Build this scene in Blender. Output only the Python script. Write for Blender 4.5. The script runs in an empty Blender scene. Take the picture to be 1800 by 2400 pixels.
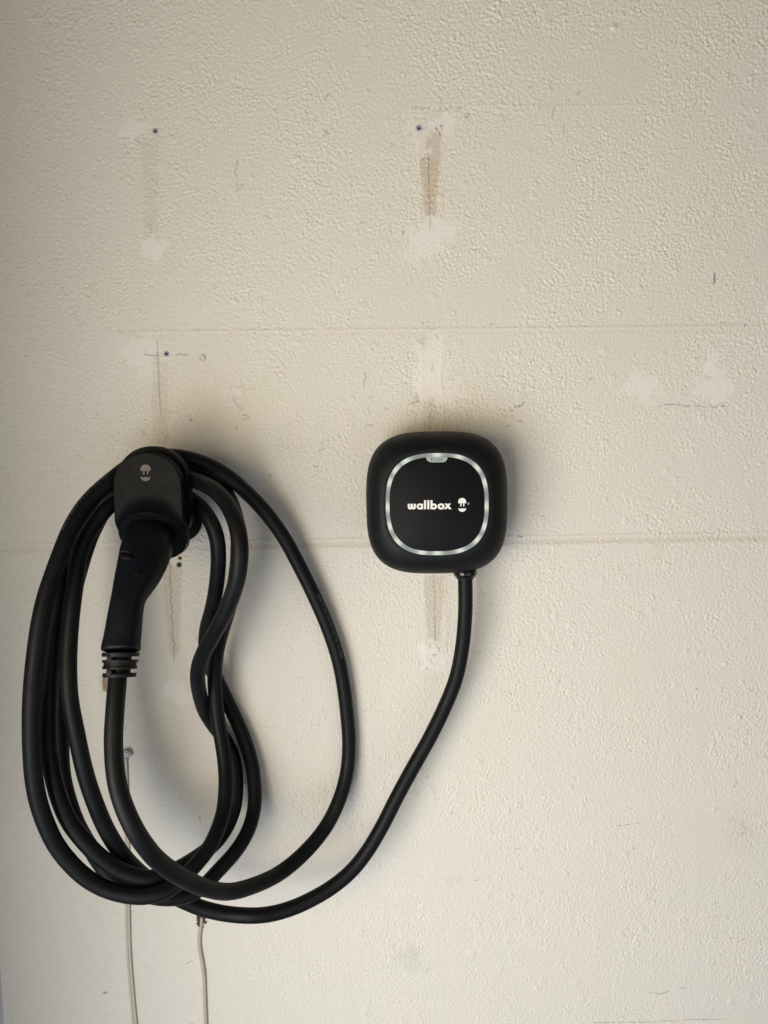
import bpy, math, random
import numpy as np
from mathutils import Vector, Matrix
random.seed(7); rng = np.random.default_rng(11)
S = bpy.context.scene
COL = S.collection
R = math.radians
# ------------------------------------------------------------------ camera
F, CX, CY = 1733.0, 900.0, 1200.0
CAM = Vector((0.0, -1.115, 1.45))
ROT = Matrix.Rotation(R(90 - 5.5), 3, 'X') @ Matrix.Rotation(R(-0.75), 3, 'Z')
cd = bpy.data.cameras.new('camera'); cam = bpy.data.objects.new('camera', cd); COL.objects.link(cam)
cam.location = CAM; cam.rotation_euler = ROT.to_euler()
cd.sensor_fit = 'VERTICAL'; cd.sensor_height = 24; cd.sensor_width = 18; cd.lens = 24 * F / 2400
cd.clip_start = 0.02; cd.clip_end = 60
S.camera = cam
# ------------------------------------------------------------------ world and lamps
w = bpy.data.worlds.new('World'); S.world = w; w.use_nodes = True
bg = w.node_tree.nodes['Background']; bg.inputs[0].default_value = (0.72, 0.84, 1.0, 1); bg.inputs[1].default_value = 0.065
def lamp(name, loc, target, sx, sy, power, color, spread=180):
    l = bpy.data.lights.new(name, 'AREA'); l.shape = 'RECTANGLE'; l.size = sx; l.size_y = sy
    l.energy = power; l.color = color; l.spread = R(spread)
    o = bpy.data.objects.new(name, l); COL.objects.link(o); o.location = loc
    o.rotation_euler = (Vector(target) - Vector(loc)).to_track_quat('-Z', 'Y').to_euler(); return o
lamp('doorway_low_light', (-0.95, -1.50, 0.40), (0.2, 0, 1.1), 1.3, 1.3, 29.5, (0.72, 0.84, 1.0))
lamp('doorway_high_light', (-0.95, -1.50, 1.1), (0.2, 0, 1.3), 1.3, 1.3, 31.5, (1.0, 0.825, 0.53))
lamp('side_fill_light', (1.25, -2.1, 0.35), (0.45, 0, 1.05), 2.2, 1.8, 14, (0.97, 0.98, 1.0))  # added fill from the right, lifts the shadows; no real opening there
lamp('warm_fill_light', (1.1, -1.7, 2.6), (0.5, 0, 1.9), 1.6, 1.2, 3.2, (1.0, 0.72, 0.38))  # added warm fill to brighten the upper right of the wall
S.view_settings.view_transform = 'Standard'; S.view_settings.look = 'None'
S.view_settings.exposure = 0.0; S.view_settings.gamma = 1.0

# ------------------------------------------------------------------ helpers
def at(px, py, depth=0.0):
    """point on the plane `depth` metres in front of the wall that the photograph shows at this pixel"""
    d = ROT @ Vector(((px - CX) / F, -(py - CY) / F, -1.0))
    t = (-depth - CAM.y) / d.y
    return CAM + d * t
def scale_at(px, py, depth):
    return (at(px + 1, py, depth) - at(px, py, depth)).length
def link(name, me, mat=None, parent=None):
    o = bpy.data.objects.new(name, me); COL.objects.link(o)
    if mat is not None: me.materials.append(mat)
    if parent is not None: o.parent = parent
    return o
def mesh(name, verts, faces, mat=None, parent=None, smooth=True, angle=35):
    me = bpy.data.meshes.new(name); me.from_pydata([tuple(v) for v in verts], [], faces); me.update()
    if smooth:
        me.polygons.foreach_set('use_smooth', [True] * len(me.polygons)); me.set_sharp_from_angle(angle=R(angle))
    return link(name, me, mat, parent)
def empty(name, label, cat, loc=(0, 0, 0), group=None):
    o = bpy.data.objects.new(name, None); COL.objects.link(o); o.empty_display_size = 0.02
    o['label'] = label; o['category'] = cat
    if group: o['group'] = group
    return o
def tag(o, label, cat, group=None):
    o['label'] = label; o['category'] = cat
    if group: o['group'] = group
    return o
def loft(rings, cap0=True, cap1=True, closed=True):
    n = len(rings[0]); V = [p for r in rings for p in r]; Fc = []
    for i in range(len(rings) - 1):
        for j in range(n if closed else n - 1):
            k = (j + 1) % n
            Fc.append((i * n + j, i * n + k, (i + 1) * n + k, (i + 1) * n + j))
    if cap0: Fc.append(tuple(range(n - 1, -1, -1)))
    if cap1: Fc.append(tuple((len(rings) - 1) * n + j for j in range(n)))
    return V, Fc
def merge(parts):
    V, Fc = [], []
    for v, f in parts:
        b = len(V); V += list(v); Fc += [tuple(b + i for i in q) for q in f]
    return V, Fc
def plate(outline, thick, nrm=Vector((0, -1, 0)), bevel=0.0):
    """prism from a closed outline of 3d points, thickness along nrm"""
    pts = [Vector(p) for p in outline]
    if bevel:
        c = sum(pts, Vector()) / len(pts)
        r0 = pts; r1 = [p + nrm * (thick - bevel) for p in pts]
        r2 = [p + (c - p).normalized() * bevel + nrm * thick for p in pts]
        return loft([r0, r1, r2])
    return loft([pts, [p + nrm * thick for p in pts]])
def frame(t, ref=Vector((0, -1, 0))):
    t = t.normalized(); a = ref - t * ref.dot(t)
    if a.length < 1e-4: a = Vector((1, 0, 0)) - t * t.x
    a.normalize(); return a, t.cross(a)
def disc(c, n, r, h0, h1, seg=48, r1=None):
    a, b = frame(n, Vector((0, 0, 1))); n = n.normalized(); r1 = r if r1 is None else r1
    q = lambda rr, h: [c + n * h + (a * math.cos(2 * math.pi * k / seg) + b * math.sin(2 * math.pi * k / seg)) * rr for k in range(seg)]
    return q, loft([q(r, h0), q(r1, h1)])
def turned(c, n, prof, seg=48, cap0=True, cap1=True):
    """surface of revolution, prof = [(radius, height along n)]"""
    a, b = frame(n, Vector((0, 0, 1))); n = n.normalized()
    return loft([[c + n * h + (a * math.cos(2 * math.pi * k / seg) + b * math.sin(2 * math.pi * k / seg)) * max(r, 1e-5) for k in range(seg)] for r, h in prof], cap0, cap1)
def catmull(P, step):
    P = np.array(P, float); P = np.vstack([2 * P[0] - P[1], P, 2 * P[-1] - P[-2]]); out = []
    for i in range(1, len(P) - 2):
        p0, p1, p2, p3 = P[i - 1:i + 3]
        k0, k1, k2 = [max(np.linalg.norm(b - a), 1e-6) ** 0.5 for a, b in ((p0, p1), (p1, p2), (p2, p3))]
        m1 = (p2 - p1) + k1 * ((p1 - p0) / k0 - (p2 - p0) / (k0 + k1))
        m2 = (p2 - p1) + k1 * ((p3 - p2) / k2 - (p3 - p1) / (k1 + k2))
        n = max(2, int(np.linalg.norm(p2 - p1) / (step / 4)))
        for j in range(n):
            t = j / n; t2, t3 = t * t, t ** 3
            out.append((2*t3-3*t2+1)*p1 + (t3-2*t2+t)*m1 + (-2*t3+3*t2)*p2 + (t3-t2)*m2)
    out.append(P[-2]); return resample(np.array(out), step)
def resample(Q, step):
    L = np.concatenate([[0], np.cumsum(np.linalg.norm(np.diff(Q, axis=0), axis=1))]); n = max(3, int(round(L[-1] / step)) + 1)
    s = np.linspace(0, L[-1], n); return np.stack([np.interp(s, L, Q[:, k]) for k in range(3)], 1)
def tube(Q, r, seg=24, caps=True):
    Q = [Vector(q) for q in Q]; rings = []; a = None
    for i, p in enumerate(Q):
        t = (Q[min(i + 1, len(Q) - 1)] - Q[max(i - 1, 0)]).normalized()
        a = frame(t)[0] if a is None else (a - t * a.dot(t)).normalized()
        b = t.cross(a); rr = r[i] if hasattr(r, '__len__') else r
        rings.append([p + (a * math.cos(2*math.pi*k/seg) + b * math.sin(2*math.pi*k/seg)) * rr for k in range(seg)])
    return loft(rings, caps, caps)

# ------------------------------------------------------------------ materials
def mat(name, color, rough=0.5, spec=0.5, metal=0.0, bump=0.0, bscale=400, var=0.0, vscale=60, coat=0.0):
    m = bpy.data.materials.new(name); m.use_nodes = True; nt = m.node_tree; b = nt.nodes['Principled BSDF']
    b.inputs['Base Color'].default_value = (*color, 1); b.inputs['Roughness'].default_value = rough
    b.inputs['Specular IOR Level'].default_value = spec; b.inputs['Metallic'].default_value = metal
    b.inputs['Coat Weight'].default_value = coat
    geo = nt.nodes.new('ShaderNodeNewGeometry')
    if bump:
        n = nt.nodes.new('ShaderNodeTexNoise'); n.inputs['Scale'].default_value = bscale; n.inputs['Detail'].default_value = 3
        bp = nt.nodes.new('ShaderNodeBump'); bp.inputs['Strength'].default_value = bump; bp.inputs['Distance'].default_value = 0.0006
        nt.links.new(geo.outputs['Position'], n.inputs['Vector']); nt.links.new(n.outputs['Fac'], bp.inputs['Height'])
        nt.links.new(bp.outputs['Normal'], b.inputs['Normal'])
    if var:
        n = nt.nodes.new('ShaderNodeTexNoise'); n.inputs['Scale'].default_value = vscale; n.inputs['Detail'].default_value = 6
        cr = nt.nodes.new('ShaderNodeMix'); cr.data_type = 'RGBA'
        cr.inputs[6].default_value = (*[c * (1 - var) for c in color], 1); cr.inputs[7].default_value = (*[min(1, c * (1 + var)) for c in color], 1)
        nt.links.new(geo.outputs['Position'], n.inputs['Vector']); nt.links.new(n.outputs['Fac'], cr.inputs[0]); nt.links.new(cr.outputs[2], b.inputs['Base Color'])
        mr = nt.nodes.new('ShaderNodeMapRange'); mr.inputs[1].default_value = .3; mr.inputs[2].default_value = .7
        mr.inputs[3].default_value = rough * 0.88; mr.inputs[4].default_value = min(1, rough * 1.1)
        nt.links.new(n.outputs['Fac'], mr.inputs[0]); nt.links.new(mr.outputs[0], b.inputs['Roughness'])
    return m
M_shell = mat('black_shell_plastic', (0.0042, 0.0048, 0.0066), 0.55, 0.20, bump=0.10, bscale=2600, var=0.15)
M_panel = mat('black_panel_plastic', (0.0040, 0.0043, 0.0062), 0.55, 0.13, var=0.2, vscale=25)
M_jacket = mat('cable_jacket_rubber', (0.0030, 0.0036, 0.0050), 0.50, 0.17, bump=0.15, bscale=1800, var=0.25, vscale=30)
M_plug = mat('plug_plastic', (0.0026, 0.0036, 0.0070), 0.44, 0.18, bump=0.12, bscale=2600, var=0.15)
M_relief = mat('relief_rubber', (0.0050, 0.0053, 0.0068), 0.55, 0.22, bump=0.1, var=0.15)
M_holder = mat('holder_plastic', (0.0034, 0.0037, 0.0052), 0.50, 0.085, bump=0.10, bscale=2600, var=0.12)
M_gloss = mat('gloss_black', (0.006, 0.006, 0.007), 0.12, 0.5)
M_white = mat('white_print', (0.76, 0.76, 0.76), 0.5, 0.3)
M_emblem = mat('worn_silver_emblem', (0.058, 0.051, 0.049), 0.45, 0.4, var=0.45, vscale=260)
M_print = mat('grey_jacket_print', (0.11, 0.115, 0.12), 0.6, 0.3, var=0.6, vscale=220)
M_badge = mat('badge_grey', (0.32, 0.38, 0.365), 0.4, 0.4)
M_dark = mat('badge_lettering', (0.012, 0.014, 0.014), 0.5, 0.3)
M_anchor = mat('grey_anchor_plastic', (0.30, 0.33, 0.38), 0.45, 0.4, var=0.3, vscale=400)
M_anchord = mat('dark_anchor_plastic', (0.055, 0.06, 0.08), 0.45, 0.4, var=0.3, vscale=400)
M_hole = mat('hole_dark', (0.008, 0.008, 0.009), 0.9, 0.1)
M_wire = mat('painted_wire', (0.50, 0.47, 0.40), 0.5, 0.35, bump=0.3, bscale=500, var=0.10, vscale=90)
M_wire2 = mat('painted_wire_pinkish', (0.45, 0.39, 0.34), 0.5, 0.35, bump=0.3, bscale=500, var=0.18, vscale=120)
M_clip = mat('clear_clip_plastic', (0.34, 0.345, 0.32), 0.4, 0.3, var=0.15, vscale=300)
M_screw = mat('zinc_screw', (0.28, 0.28, 0.27), 0.45, 0.5, metal=0.7, var=0.3, vscale=500)
M_mud = mat('dry_mud', (0.10, 0.070, 0.042), 0.95, 0.1, bump=0.8, bscale=900, var=0.7, vscale=500)
M_tape = mat('old_tape', (0.34, 0.26, 0.155), 0.55, 0.3, var=0.25, vscale=120)
M_painted = mat('painted_over_plug', (0.62, 0.59, 0.53), 0.5, 0.35, bump=0.3, bscale=600)
M_trim = mat('trim_paint', (0.62, 0.66, 0.72), 0.5, 0.35, bump=0.2, bscale=90, var=0.05, vscale=20)

def dusty(m, amt=.055, scale=700, lo=.70):
    nt = m.node_tree; b = nt.nodes['Principled BSDF']; lk = b.inputs['Base Color'].links[0]; src = lk.from_socket
    geo = nt.nodes.new('ShaderNodeNewGeometry'); n = nt.nodes.new('ShaderNodeTexNoise'); n.inputs['Scale'].default_value = scale; n.inputs['Detail'].default_value = 2
    n2 = nt.nodes.new('ShaderNodeTexNoise'); n2.inputs['Scale'].default_value = 24; n2.inputs['Detail'].default_value = 6
    for q in (n, n2): nt.links.new(geo.outputs['Position'], q.inputs['Vector'])
    r = nt.nodes.new('ShaderNodeMapRange'); r.inputs[1].default_value = lo; r.inputs[2].default_value = lo + .05; nt.links.new(n.outputs['Fac'], r.inputs[0])
    r2 = nt.nodes.new('ShaderNodeMapRange'); r2.inputs[1].default_value = .50; r2.inputs[2].default_value = .75; r2.inputs[4].default_value = .16; nt.links.new(n2.outputs['Fac'], r2.inputs[0])
    ad = nt.nodes.new('ShaderNodeMath'); ad.operation = 'MAXIMUM'; nt.links.new(r.outputs[0], ad.inputs[0]); nt.links.new(r2.outputs[0], ad.inputs[1])
    x = nt.nodes.new('ShaderNodeMix'); x.data_type = 'RGBA'; nt.links.new(ad.outputs[0], x.inputs[0]); nt.links.new(src, x.inputs[6]); x.inputs[7].default_value = (amt, amt, amt * .95, 1)
    nt.links.new(x.outputs[2], b.inputs['Base Color'])
dusty(M_shell, .020); dusty(M_jacket, .026); dusty(M_holder, .020); dusty(M_plug, .012); dusty(M_panel, .012, 500, .74)
def wall_material():
    m = bpy.data.materials.new('textured_cream_paint'); m.use_nodes = True; nt = m.node_tree; N = nt.nodes; L = nt.links
    b = N['Principled BSDF']; b.inputs['Specular IOR Level'].default_value = 0.28
    at_ = N.new('ShaderNodeAttribute'); at_.attribute_name = 'marks'
    sep = N.new('ShaderNodeSeparateColor'); L.new(at_.outputs['Color'], sep.inputs[0])
    geo = N.new('ShaderNodeNewGeometry')
    def noise(scale, detail=5, rough=.55):
        n = N.new('ShaderNodeTexNoise'); n.inputs['Scale'].default_value = scale; n.inputs['Detail'].default_value = detail
        n.inputs['Roughness'].default_value = rough; L.new(geo.outputs['Position'], n.inputs['Vector']); return n
    def mix(fac, a, c, blend='MIX'):
        x = N.new('ShaderNodeMix'); x.data_type = 'RGBA'; x.blend_type = blend
        for k, v in ((0, fac), (6, a), (7, c)):
            if isinstance(v, (int, float)): x.inputs[k].default_value = v
            elif isinstance(v, tuple): x.inputs[k].default_value = (*v, 1)
            else: L.new(v, x.inputs[k])
        return x.outputs[2]
    def ramp(src, lo, hi, a=0.0, c=1.0):
        r = N.new('ShaderNodeMapRange'); r.inputs[1].default_value = lo; r.inputs[2].default_value = hi
        r.inputs[3].default_value = a; r.inputs[4].default_value = c; L.new(src, r.inputs[0]); return r.outputs[0]
    big = noise(4.5, 3); mid = noise(14, 4); fine = noise(260, 4, .65)
    c = mix(ramp(big.outputs['Fac'], .38, .62), (0.650, 0.626, 0.570), (0.662, 0.628, 0.590))
    c = mix(ramp(mid.outputs['Fac'], .35, .68, 0, .55), c, (0.646, 0.630, 0.582))
    c = mix(ramp(fine.outputs['Fac'], .30, .50, .14, 0), c, (0.47, 0.43, 0.36))
    c = mix(sep.outputs[0], c, (0.735, 0.700, 0.680))          # filler
    c = mix(sep.outputs[1], c, (0.475, 0.395, 0.30))          # rusty tan tape joints
    c = mix(sep.outputs[2], c, (0.045, 0.040, 0.036))          # cracks, scuffs, pin holes
    L.new(c, b.inputs['Base Color'])
    L.new(ramp(fine.outputs['Fac'], .3, .7, .52, .66), b.inputs['Roughness'])
    bp = N.new('ShaderNodeBump'); bp.inputs['Strength'].default_value = 0.55; bp.inputs['Distance'].default_value = 0.0007
    f2 = noise(620, 3); L.new(f2.outputs['Fac'], bp.inputs['Height']); L.new(bp.outputs['Normal'], b.inputs['Normal'])
    return m

# ------------------------------------------------------------------ wall (real relief)
XE = at(9, 2400, 0).x                                       # left end of the wall, at the door jamb
def build_wall():
    g = 0.00155
    xs = np.concatenate([np.arange(XE, 0.665, g), 0.665 + np.arange(0, 1.0, 0.006)])
    zs = np.concatenate([np.arange(-0.1, 0.485, 0.006), np.arange(0.485, 2.10, g), np.arange(2.10, 2.7, 0.006)])
    X, Z = np.meshgrid(xs, zs); ny, nx = X.shape
    # projected pixel of each wall point (tracing coordinates for marks on the wall)
    Ri = np.array(ROT.transposed()); P = np.stack([X - CAM.x, np.full_like(X, -CAM.y), Z - CAM.z], -1) @ Ri.T
    U = CX + F * P[..., 0] / -P[..., 2]; V = CY - F * P[..., 1] / -P[..., 2]
    # tileable band-pass noises
    T = 1024; per = T * 0.0015
    fr = np.hypot(*np.meshgrid(np.fft.fftfreq(T, .0015), np.fft.fftfreq(T, .0015)))
    def band(wl, width=0.45, seed=0):
        r = np.random.default_rng(seed); f0 = 1 / wl
        a = np.fft.ifft2(np.fft.fft2(r.standard_normal((T, T))) * np.exp(-((np.log(fr + 1e-9) - np.log(f0)) ** 2) / (2 * width ** 2))).real
        return a / a.std()
    def samp(A, x, z):
        u = (x / per * T) % T; v = (z / per * T) % T; i = u.astype(int); j = v.astype(int); fu = u - i; fv = v - j; i2 = (i + 1) % T; j2 = (j + 1) % T
        return (A[j, i] * (1-fu) + A[j, i2] * fu) * (1-fv) + (A[j2, i] * (1-fu) + A[j2, i2] * fu) * fv
    n1 = band(.0085, .38, 1); n2 = band(.0048, .35, 2); n3 = band(.05, .5, 3); n4 = band(.22, .5, 4); n5 = band(.0125, .3, 5)
    blob = np.tanh(1.3 * n1) ; ridg = 1 - np.abs(np.tanh(0.9 * n5)) * 2
    nf = band(.0034, .35, 9); A1 = 0.42 * np.tanh(1.5 * band(.0060, .75, 8)) + 0.16 * n2 + .10 * n1 + .30 * nf
    A2 = 0.34 * np.tanh(1.5 * band(.0050, .75, 6)) + 0.12 * n2 + .34 * nf
    h = samp(A1, X, Z); hf = samp(A2, X + .31, Z + .17)
    coarse = np.clip(0.50 + 0.35 * samp(n3, X, Z) + 0.25 * samp(n4, X, Z) + (900 - V) / 2600, 0, 1)
    H = h * coarse + hf * (1 - coarse)
    H *= 0.00195 * np.clip(.95 + .22 * samp(n4, X * .8, Z * .8 + .3) + .12 * samp(n3, X, Z + .6), .5, 1.4)
    # scattered round craters and rings
    for k in range(900):
        cx_ = rng.uniform(XE, .66); cz_ = rng.uniform(.5, 2.1); r_ = rng.uniform(.0022, .0052)
        i0, i1 = np.searchsorted(xs, [cx_ - .012, cx_ + .012]); j0, j1 = np.searchsorted(zs, [cz_ - .012, cz_ + .012])
        d = np.hypot(X[j0:j1, i0:i1] - cx_, Z[j0:j1, i0:i1] - cz_)
        H[j0:j1, i0:i1] += rng.uniform(.0004, .0013) * (np.exp(-((d - r_) / .0012) ** 2) if k % 3 else np.exp(-(d / r_) ** 2))
    patch = np.zeros_like(X); stain = np.zeros_like(X); dark = np.zeros_like(X); groove = np.zeros_like(X); raise_ = np.zeros_like(X)
    w1 = samp(n3, X * 1.7, Z * 1.7 + .4); w2 = samp(n1, X + .2, Z)
    JU = U + 7 * w1 + 2.2 * w2; JV = V + 7 * samp(n3, X * 1.5 + .7, Z * 1.5) + 2.2 * samp(n1, X, Z + .5)
    def box(u0, v0, u1, v1, pad=30):
        a = at((u0 + u1) / 2, max(v0, v1) + pad); c = at((u0 + u1) / 2, min(v0, v1) - pad)
        l = at(min(u0, u1) - pad, (v0 + v1) / 2).x; r = at(max(u0, u1) + pad, (v0 + v1) / 2).x
        j0, j1 = np.searchsorted(zs, [a.z - .01, c.z + .01]); i0, i1 = np.searchsorted(xs, [l - .01, r + .01]); return slice(j0, j1), slice(i0, i1)
    def blobm(A, cx_, cy_, rx, ry, s=1.0, soft=.25, p=2.0):
        b_ = box(cx_ - rx, cy_ - ry, cx_ + rx, cy_ + ry)
        d = (np.abs((JU[b_] - cx_) / rx) ** p + np.abs((JV[b_] - cy_) / ry) ** p) ** (1 / p)
        A[b_] = np.maximum(A[b_], s * np.clip((1 + soft / 2 - d) / soft, 0, 1))
    def quad(A, top, bot, xl0, xr0, xl1, xr1, s=1.0, soft=7):
        b_ = box(min(xl0, xl1), top, max(xr0, xr1), bot); u = U[b_] + 1.2 * w1[b_]; v = V[b_] + 1.5 * w1[b_]
        t = np.clip((v - top) / (bot - top), 0, 1); l = xl0 + (xl1 - xl0) * t; r = xr0 + (xr1 - xr0) * t
        f = np.clip((u - l) / soft, 0, 1) * np.clip((r - u) / soft, 0, 1) * np.clip((v - top) / soft, 0, 1) * np.clip((bot - v) / soft, 0, 1)
        A[b_] = np.maximum(A[b_], s * f * (0.82 + 0.18 * np.clip(w2[b_], -1, 1)))
    def line(pts, wd=1.3, s=1.0, jit=1.2, gap=0.0, A=None):
        A = dark if A is None else A; P_ = []
        for (a, b_) in zip(pts[:-1], pts[1:]):
            n = max(1, int(math.hypot(b_[0]-a[0], b_[1]-a[1]) / 5))
            for k in range(n): P_.append((a[0] + (b_[0]-a[0]) * k / n + rng.normal(0, jit), a[1] + (b_[1]-a[1]) * k / n + rng.normal(0, jit * .5)))
        P_.append(pts[-1])
        for a, c in zip(P_[:-1], P_[1:]):
            if rng.random() < gap: continue
            q = box(a[0], a[1], c[0], c[1], 5); u = U[q]; v = V[q]; dx, dy = c[0]-a[0], c[1]-a[1]
            t = np.clip(((u-a[0])*dx + (v-a[1])*dy) / max(dx*dx+dy*dy, 1e-6), 0, 1)
            d = np.hypot(u - a[0] - t*dx, v - a[1] - t*dy)
            A[q] = np.maximum(A[q], s * .88 * rng.uniform(.7, 1) * np.clip(1.4 - d / wd, 0, 1))
    # filler patches
    for a in [(313,302,30,27,.7,.4,2.4),(372,398,12,16,.25),(360,586,25,30,.8,.4,2.4),(1036,288,30,20,.9),(1010,305,14,18,.8),(990,335,13,34,.85),(968,300,14,34,.55),
              (1050,300,24,16,.6),(1000,562,46,34,.85,.5),(1028,535,40,30,.8,.5),(985,595,38,22,.5,.6),(1075,535,22,14,.3,.8),
              (1008,845,34,42,.75,.35,2.6),(1010,900,40,34,.85,.3,2.6),(1045,925,36,26,.8,.5),(1020,800,24,20,.6,.5),(985,870,20,40,.5,.5),
              (325,825,42,40,.55,.5),(352,865,32,26,.45,.5),(300,800,34,22,.3,.6),(540,922,22,14,.6,.4),(500,1010,40,14,.0),
              (1500,908,38,29,.72,.35,3.4),(1680,905,33,36,.75,.35,3.6),(1668,868,18,24,.85,.3),(1668,848,12,16,.7,.4),(1648,905,26,16,.6,.5),
              (1006,1520,22,16,.85,.3),(1012,1548,32,22,.6,.6),(408,1622,30,20,.75,.5),(425,1640,18,14,.5,.6),(300,1050,30,12,.2,.8),(1130,1575,14,12,.25,.8),
              (980,1000,60,20,.25,.9),(560,1060,20,10,.2,.9),(1540,925,14,16,.4,.6)]:
        if a[4] > 0: blobm(patch, *a)
    # tan strips where the board joints show through
    quad(stain, 362, 510, 981, 1036, 993, 1024, .80); quad(stain, 296, 374, 976, 1038, 980, 1036, .62)
    quad(stain, 1346, 1508, 988, 1050, 1001, 1034, .55); quad(stain, 1318, 1538, 374, 431, 396, 423, .55)
    quad(stain, 845, 1045, 352, 397, 352, 398, .32); quad(stain, 325, 565, 328, 376, 334, 374, .24); quad(stain, 786, 818, 978, 1016, 984, 1008, .35)
    quad(stain, 940, 1012, 990, 1026, 990, 1026, .30)
    blobm(stain, 1050, 985, 160, 28, .06, 1.2); blobm(stain, 430, 1312, 24, 16, .14, .9); blobm(stain, 345, 1030, 40, 30, .10, 1.0)  # faint soft tan blobs above charger and holder, and by the screw hole
    patch *= 1 - .9 * np.clip(stain * 1.6, 0, 1) * (V > 372) * (V < 508) * (np.abs(U - 1008) < 30)
    stain *= 1 - .75 * patch
    lev = lambda v0, slope: V - (v0 + (U - 900) * slope)      # near-horizontal lap lines
    l1 = lev(774.5, -.0095); l2 = lev(1271, -.0155); l3 = lev(248, -.002); l4 = lev(2393, -.02)
    band2 = np.clip(1 - np.abs(l2 - 3) / 9, 0, 1) ** .6
    stain = np.maximum(stain, .24 * band2 * (U > 560) + .14 * band2)
    stain = np.maximum(stain, .13 * np.exp(-((l1 - 4) / 7) ** 2) * (U > 300))
    raise_ += .0009 * np.exp(-((l1 + 2) / 3.0) ** 2) * (U > 320) + .0012 * np.exp(-((l2 + 8) / 2.2) ** 2) - .0009 * np.clip(1 - np.abs(l2 - 4) / 8, 0, 1)
    raise_ += .00045 * np.exp(-(l3 / 2) ** 2) * (U > 1100) * (U < 1560) - .0010 * np.exp(-(l4 / 1.6) ** 2) * (U > 1450)
    vx = U - (1008 + (V - 480) * .0125); raise_ += .0003 * np.exp(-((np.abs(vx) - 24) / 5) ** 2) * ((V > 360) & (V < 520) | (V > 780) & (V < 1550))
    # cracks along the upright joints
    line([(1004, 368), (1006, 430), (1007, 500), (1008, 520), (1007, 545)], 1.0, .62, .5); line([(1010, 930), (1010, 1010)], 1.0, .5, .8, .2)
    line([(1017, 1345), (1019, 1430), (1020, 1505), (1022, 1512), (1034, 1528)], 1.05, .6, .9)
    line([(368, 800), (371, 860), (374, 930), (377, 965)], 1.3, .62, .6); line([(378, 968), (380, 1000), (382, 1040)], 1.0, .35, .7, .3)
    line([(397, 1318), (400, 1375), (402, 1420), (405, 1475), (409, 1535), (407, 1548)], 1.25, .72, 1.3); line([(355, 508), (355, 545)], 1.0, .4, .8, .1)
    line([(354, 545), (361, 543)], 1.0, .4, .8)
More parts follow.
